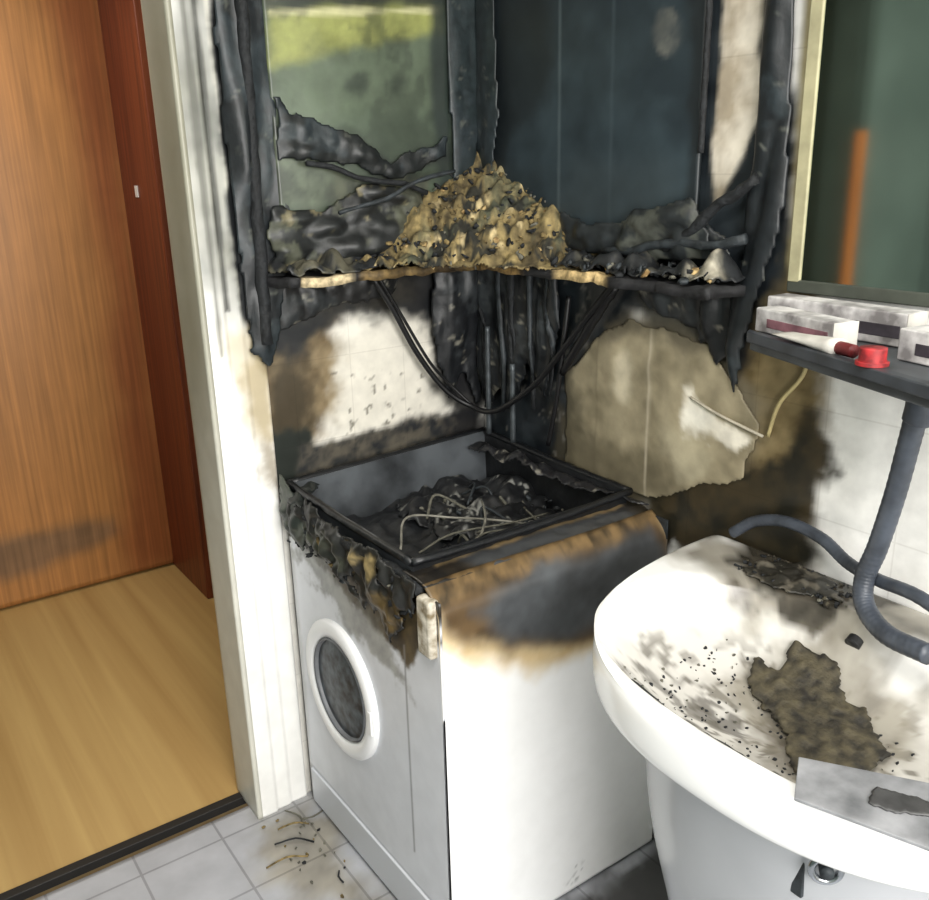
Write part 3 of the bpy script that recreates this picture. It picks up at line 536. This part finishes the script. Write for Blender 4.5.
tube('wall_wire',[(-.012,-.72,1.13),(-.016,-.80,1.11),(-.014,-.90,1.09)],.003,mat('sheet_wire',(200,192,172),.6),HS,6)
tube('wall_wire_b',[(-.006,-.905,1.09),(-.015,-.93,1.16),(-.01,-.97,1.22),(-.01,-.98,1.284)],.004,mat('beige_wire',(196,180,130),.5),HS,6)
# ---------------------------------------------------------------- washbasin
WB=empty('washbasin')
cxb,cyb=-.325,-1.25
def outline(an,fn):
    lo,hi=0,1.2
    for _ in range(40):
        m_=(lo+hi)/2
        if fn(cxb+m_*math.cos(an),cyb+m_*math.sin(an)): lo=m_
        else: hi=m_
    return lo
ins_o=lambda x,y:x<=-.003 and (abs(x)/.592)**2.4+(abs(y+1.25)/.455)**2.4<=1
IX,IY,IE=.225,.385,2.3
sfr=lambda x,y:((abs(x+.325)/IX)**IE+(abs(y+1.25)/IY)**IE)**(1/IE)
ins_i=lambda x,y:sfr(x,y)<=1
n=240; ang=[6.2831853*k/n for k in range(n)]; RO=[outline(a,ins_o) for a in ang]; RI=[outline(a,ins_i) for a in ang]
bz=lambda s:.737+.12*s**2.8
rings=[]
def ring(fo,z,kind='o'):
    out=[]
    for k,a in enumerate(ang):
        if kind=='o': rr=RO[k]*fo
        elif kind=='i': rr=RI[k]*fo
        else: rr=RI[k]*(1-fo)+RO[k]*fo
        out.append((cxb+rr*math.cos(a),cyb+rr*math.sin(a),z))
    rings.append(out)
for fo,z in ((.50,.02),(.52,.30),(.60,.42),(.68,.52),(.72,.62),(.74,.73),(.78,.765),(.88,.775),(.955,.778),(.985,.786),(1.0,.80),(1.0,.842),(.992,.855),(.975,.862)): ring(fo,z)
for fo in (.85,.7,.55,.4,.25,.1): ring(fo,.8615,'m')
for s in [1.0,.985,.965]+[.94-.024*k for k in range(38)]: ring(s,bz(s),'i')
V=[q for rg in rings for q in rg]; Fc=[]
for j in range(len(rings)-1):
    for k in range(n): Fc.append((j*n+k,j*n+(k+1)%n,(j+1)*n+(k+1)%n,(j+1)*n+k))
V.append((cxb,cyb,bz(0)-.002)); c=len(V)-1
for k in range(n): Fc.append(((len(rings)-1)*n+k,(len(rings)-1)*n+(k+1)%n,c))
BL=[(None,(214,211,204),.1,0,4,.4),
 (ell(-.33,-1.24,.20,.36,.0),(188,184,175),.10,.04,6,.65),
 ([(0,-.78),(-.16,-.80),(-.18,-.95),(-.16,-1.08),(-.12,-1.22),(0,-1.40)],(160,154,140),.06,.04,12,.9,(112,106,94)),
 ([(0,-.90),(-.10,-.90),(-.15,-1.0),(-.14,-1.12),(-.06,-1.19),(0,-1.19)],(42,40,34),.03,.04,18,1,(90,84,74)),
 (ell(-.40,-1.12,.10,.15,.3),(92,88,82),.08,.05,14,.75,None,(.0,34)),
 (ell(-.36,-1.20,.20,.26,.1),(104,100,92),.1,.04,14,.8,None,(.18,44)),
 ([(-.20,-1.08),(-.12,-1.15),(-.15,-1.32),(-.30,-1.40),(-.44,-1.38),(-.43,-1.22),(-.31,-1.08)],(104,97,84),.06,.04,14,.8,(150,144,130)),
 ([(-.50,-1.03),(-.56,-1.15),(-.56,-1.36),(-.53,-1.36),(-.53,-1.15),(-.48,-1.06)],(150,146,138),.03,.02,14,.5),
]
bm_=paintmat('basin_ceramic',.18,None,bump=.05,nvar=.03,nscale=12)
ob=mesh('bowl',V,Fc,bm_,WB,True)
va=np.array(V); col=paint(va[:,0],va[:,1],(252,252,250),BL)
rad=np.array([sfr(q[0],q[1]) for q in V])
outer=(rad>1.02)&(va[:,0]<-.2); col[outer]=np.array(lin((251,251,250)))
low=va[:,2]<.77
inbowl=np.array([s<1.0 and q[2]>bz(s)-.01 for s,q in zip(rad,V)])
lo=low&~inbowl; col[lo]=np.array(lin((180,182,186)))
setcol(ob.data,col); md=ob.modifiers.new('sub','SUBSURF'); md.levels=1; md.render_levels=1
pts=[]
for k in range(n):
    a=math.degrees(ang[k])
    if 138<a<228: pts.append((cxb+RI[k]*.985*math.cos(ang[k]),cyb+RI[k]*.985*math.sin(ang[k]),.851))
tube('dark_rim_line',pts[::8],.003,soot,WB,6,.6,n=4)  # thin dark bead following the bowl's inner rim seam
tube('overflow_ring',[(-.122,-1.19,.829),(-.128,-1.19,.826),(-.134,-1.19,.823)],.013,rubber,WB,16)
tube('tap_body',[(-.055,-1.44,.86),(-.055,-1.44,.91),(-.06,-1.44,.95)],.022,chrome,WB,16); tube('tap_spout',[(-.06,-1.44,.94),(-.12,-1.44,.96),(-.18,-1.44,.94),(-.19,-1.44,.925)],.012,chrome,WB,12)
def torus(nm,c,R_,r_,m,par,rot=(0,0,0)):
    bpy.ops.mesh.primitive_torus_add(location=c,rotation=rot,major_radius=R_,minor_radius=r_,major_segments=32,minor_segments=10); o=bpy.context.object; o.name=nm; o.data.materials.append(m); o.parent=par
    o.data.polygons.foreach_set('use_smooth',[True]*len(o.data.polygons)); return o
torus('valve_ring',(-.505,-1.40,.728),.018,.005,chrome,WB,(math.radians(90),0,math.radians(-45)))
tube('valve_stem',[(-.46,-1.365,.728),(-.49,-1.388,.728),(-.512,-1.406,.728)],.009,soot2,WB,14)
box('valve_bracket',(-.508,-1.372,.66),(-.490,-1.355,.765),soot2,WB,.002)
dp=[(-.23,-1.07),(-.21,-1.10),(-.18,-1.105),(-.155,-1.145),(-.19,-1.22),(-.215,-1.286),(-.25,-1.345),(-.34,-1.345),(-.42,-1.29),(-.35,-1.235),(-.304,-1.17),(-.288,-1.115)]
st=.005; us=np.arange(-.46,-.12,st); vs_=np.arange(-1.40,-1.03,st); uu,vv=np.meshgrid(us,vs_); u=uu.ravel(); v=vv.ravel()
d=sdf(u,v,dp)+fbm(u,v,28,9)*.022; inside=(d<.0).reshape(uu.shape); nu=len(us)
h=np.array([bz(min(1,sfr(a,b_))) for a,b_ in zip(u,v)])+.006+np.clip(-d,0,.03)*.35+np.abs(fbm(u,v,45,3))*.010
idx=-np.ones(len(u),int); V=[];Fc=[]
def gi(i):
    if idx[i]<0: idx[i]=len(V); V.append((u[i],v[i],h[i]))
    return int(idx[i])
for j in range(uu.shape[0]-1):
    for i in range(nu-1):
        if inside[j,i] and inside[j+1,i] and inside[j,i+1] and inside[j+1,i+1]:
            Fc.append((gi(j*nu+i),gi(j*nu+i+1),gi((j+1)*nu+i+1),gi((j+1)*nu+i)))
MD=mesh('melted_plastic_debris',V,Fc,mat('melted_brown',(86,79,60),.7,var=.5,scale=40,bump=.7,col2=(36,33,27)),None,True); sm=MD.modifiers.new('sm','SMOOTH'); sm.iterations=2; md=MD.modifiers.new('s','SOLIDIFY'); md.thickness=.005; md.offset=-1
flakes('soot_flakes',240,lambda rn:(lambda x,y:(x,y,bz(min(1,sfr(x,y)))+.001))(-.22-.26*rn.random(),-1.00-.36*rn.random()),.003,[soot,ash],WB,(5,2),23)
flakes('deck_soot',120,lambda rn:(-.02-.10*rn.random(),-.93-.22*rn.random(),.863+.002*rn.random()),.005,[soot,ash,mat('melted_brown',(0,0,0))],WB,(5,1,2),24)
crust('deck_melt',ell(-.075,-1.03,.055,.10),lambda u,v,h:(u,v,.862+h),(46,44,38),[(None,(110,104,92),.1,0,30,.7,None,(.2,40))],.010,24,.04,26,.004,77,WB)
BK=empty('scorched_magazine',(0,0,0))
mg=mat('scorched_paper',(146,147,150),.45,var=.35,scale=14,bump=.2,col2=(84,86,88)); mgd=mat('scorched_paper_dark',(60,60,62),.6,var=.5)
prism('cover',[(-.585,-1.395),(-.515,-1.352),(-.38,-1.56),(-.40,-1.66),(-.49,-1.68)],.8695,.874,mg,BK,.001)
prism('pages',[(-.572,-1.400),(-.513,-1.362),(-.39,-1.56),(-.41,-1.65),(-.48,-1.67)],.8645,.8695,mgd,BK,0)
crust('cover_char',[(-.53,-1.45),(-.49,-1.44),(-.46,-1.52),(-.48,-1.53)],lambda u,v,h:(u,v,.8745+h),(60,60,60),[],.002,24,.015,26,.004,78,BK)
# ---------------------------------------------------------------- floor debris
tw=[]
rn=random.Random(31)
for i in range(6):
    x=-.66-.10*rn.random(); y=-.08-.30*rn.random(); a=rn.random()*6.28; l=.03+.07*rn.random()
    v_,f_=tubegeo([(x,y,.004),(x+l*.5*math.cos(a),y+l*.5*math.sin(a),.006),(x+l*math.cos(a+.3),y+l*math.sin(a+.3),.004)],.0022,5,.3,True,3,i); tw.append((v_,f_,(1,2,0)[i%3]))
for i in range(36):
    x=-.64-.12*rn.random(); y=-.05-.5*rn.random(); v_,f_=flake((x,y,.003),.0045*(.5+rn.random()),rn); tw.append((v_,f_,rn.choice((0,1,2,2))))
multi('charred_floor_debris',tw,[soot,ochre,ash])
# ---------------------------------------------------------------- lights
def area(nm,loc,rot,sx,sy,e,c=(1,1,1)):
    l=bpy.data.lights.new(nm,'AREA'); l.shape='RECTANGLE'; l.size=sx; l.size_y=sy; l.energy=e; l.color=c; o=bpy.data.objects.new(nm,l); o.location=loc; o.rotation_euler=rot; SC.collection.objects.link(o); return o
area('camera_side_key_light',(-1.1,-2.78,1.6),(math.radians(90),0,0),1.1,1.1,72,(1,.985,.955))  # key light from behind the camera, set at the added window
area('room_fill_light',(-1.2,-1.5,2.44),(0,0,0),.5,.5,20,(1,.97,.92))  # overhead fill for the bathroom, added out of view
area('hall_fill_light',(-1.1,.9,2.44),(0,0,0),.5,.5,15,(1,.95,.85))  # added fill that brightens the hallway, source unseen
CL=empty('added_ceiling_lamp',(-1.2,-1.5,2.5)); tube('housing',[(0,0,0),(0,0,-.02),(0,0,-.045)],.30,whiteE,CL,40)  # unseen fitting added around the bathroom fill
HL=empty('added_ceiling_lamp.001',(-1.1,.9,2.5)); tube('housing',[(0,0,0),(0,0,-.02),(0,0,-.045)],.30,whiteE,HL,40)  # unseen fitting added around the hallway fill
w=bpy.data.worlds.new('world'); SC.world=w; w.use_nodes=True; bg=w.node_tree.nodes['Background']; bg.inputs[0].default_value=(.9,.95,1,1); bg.inputs[1].default_value=.6
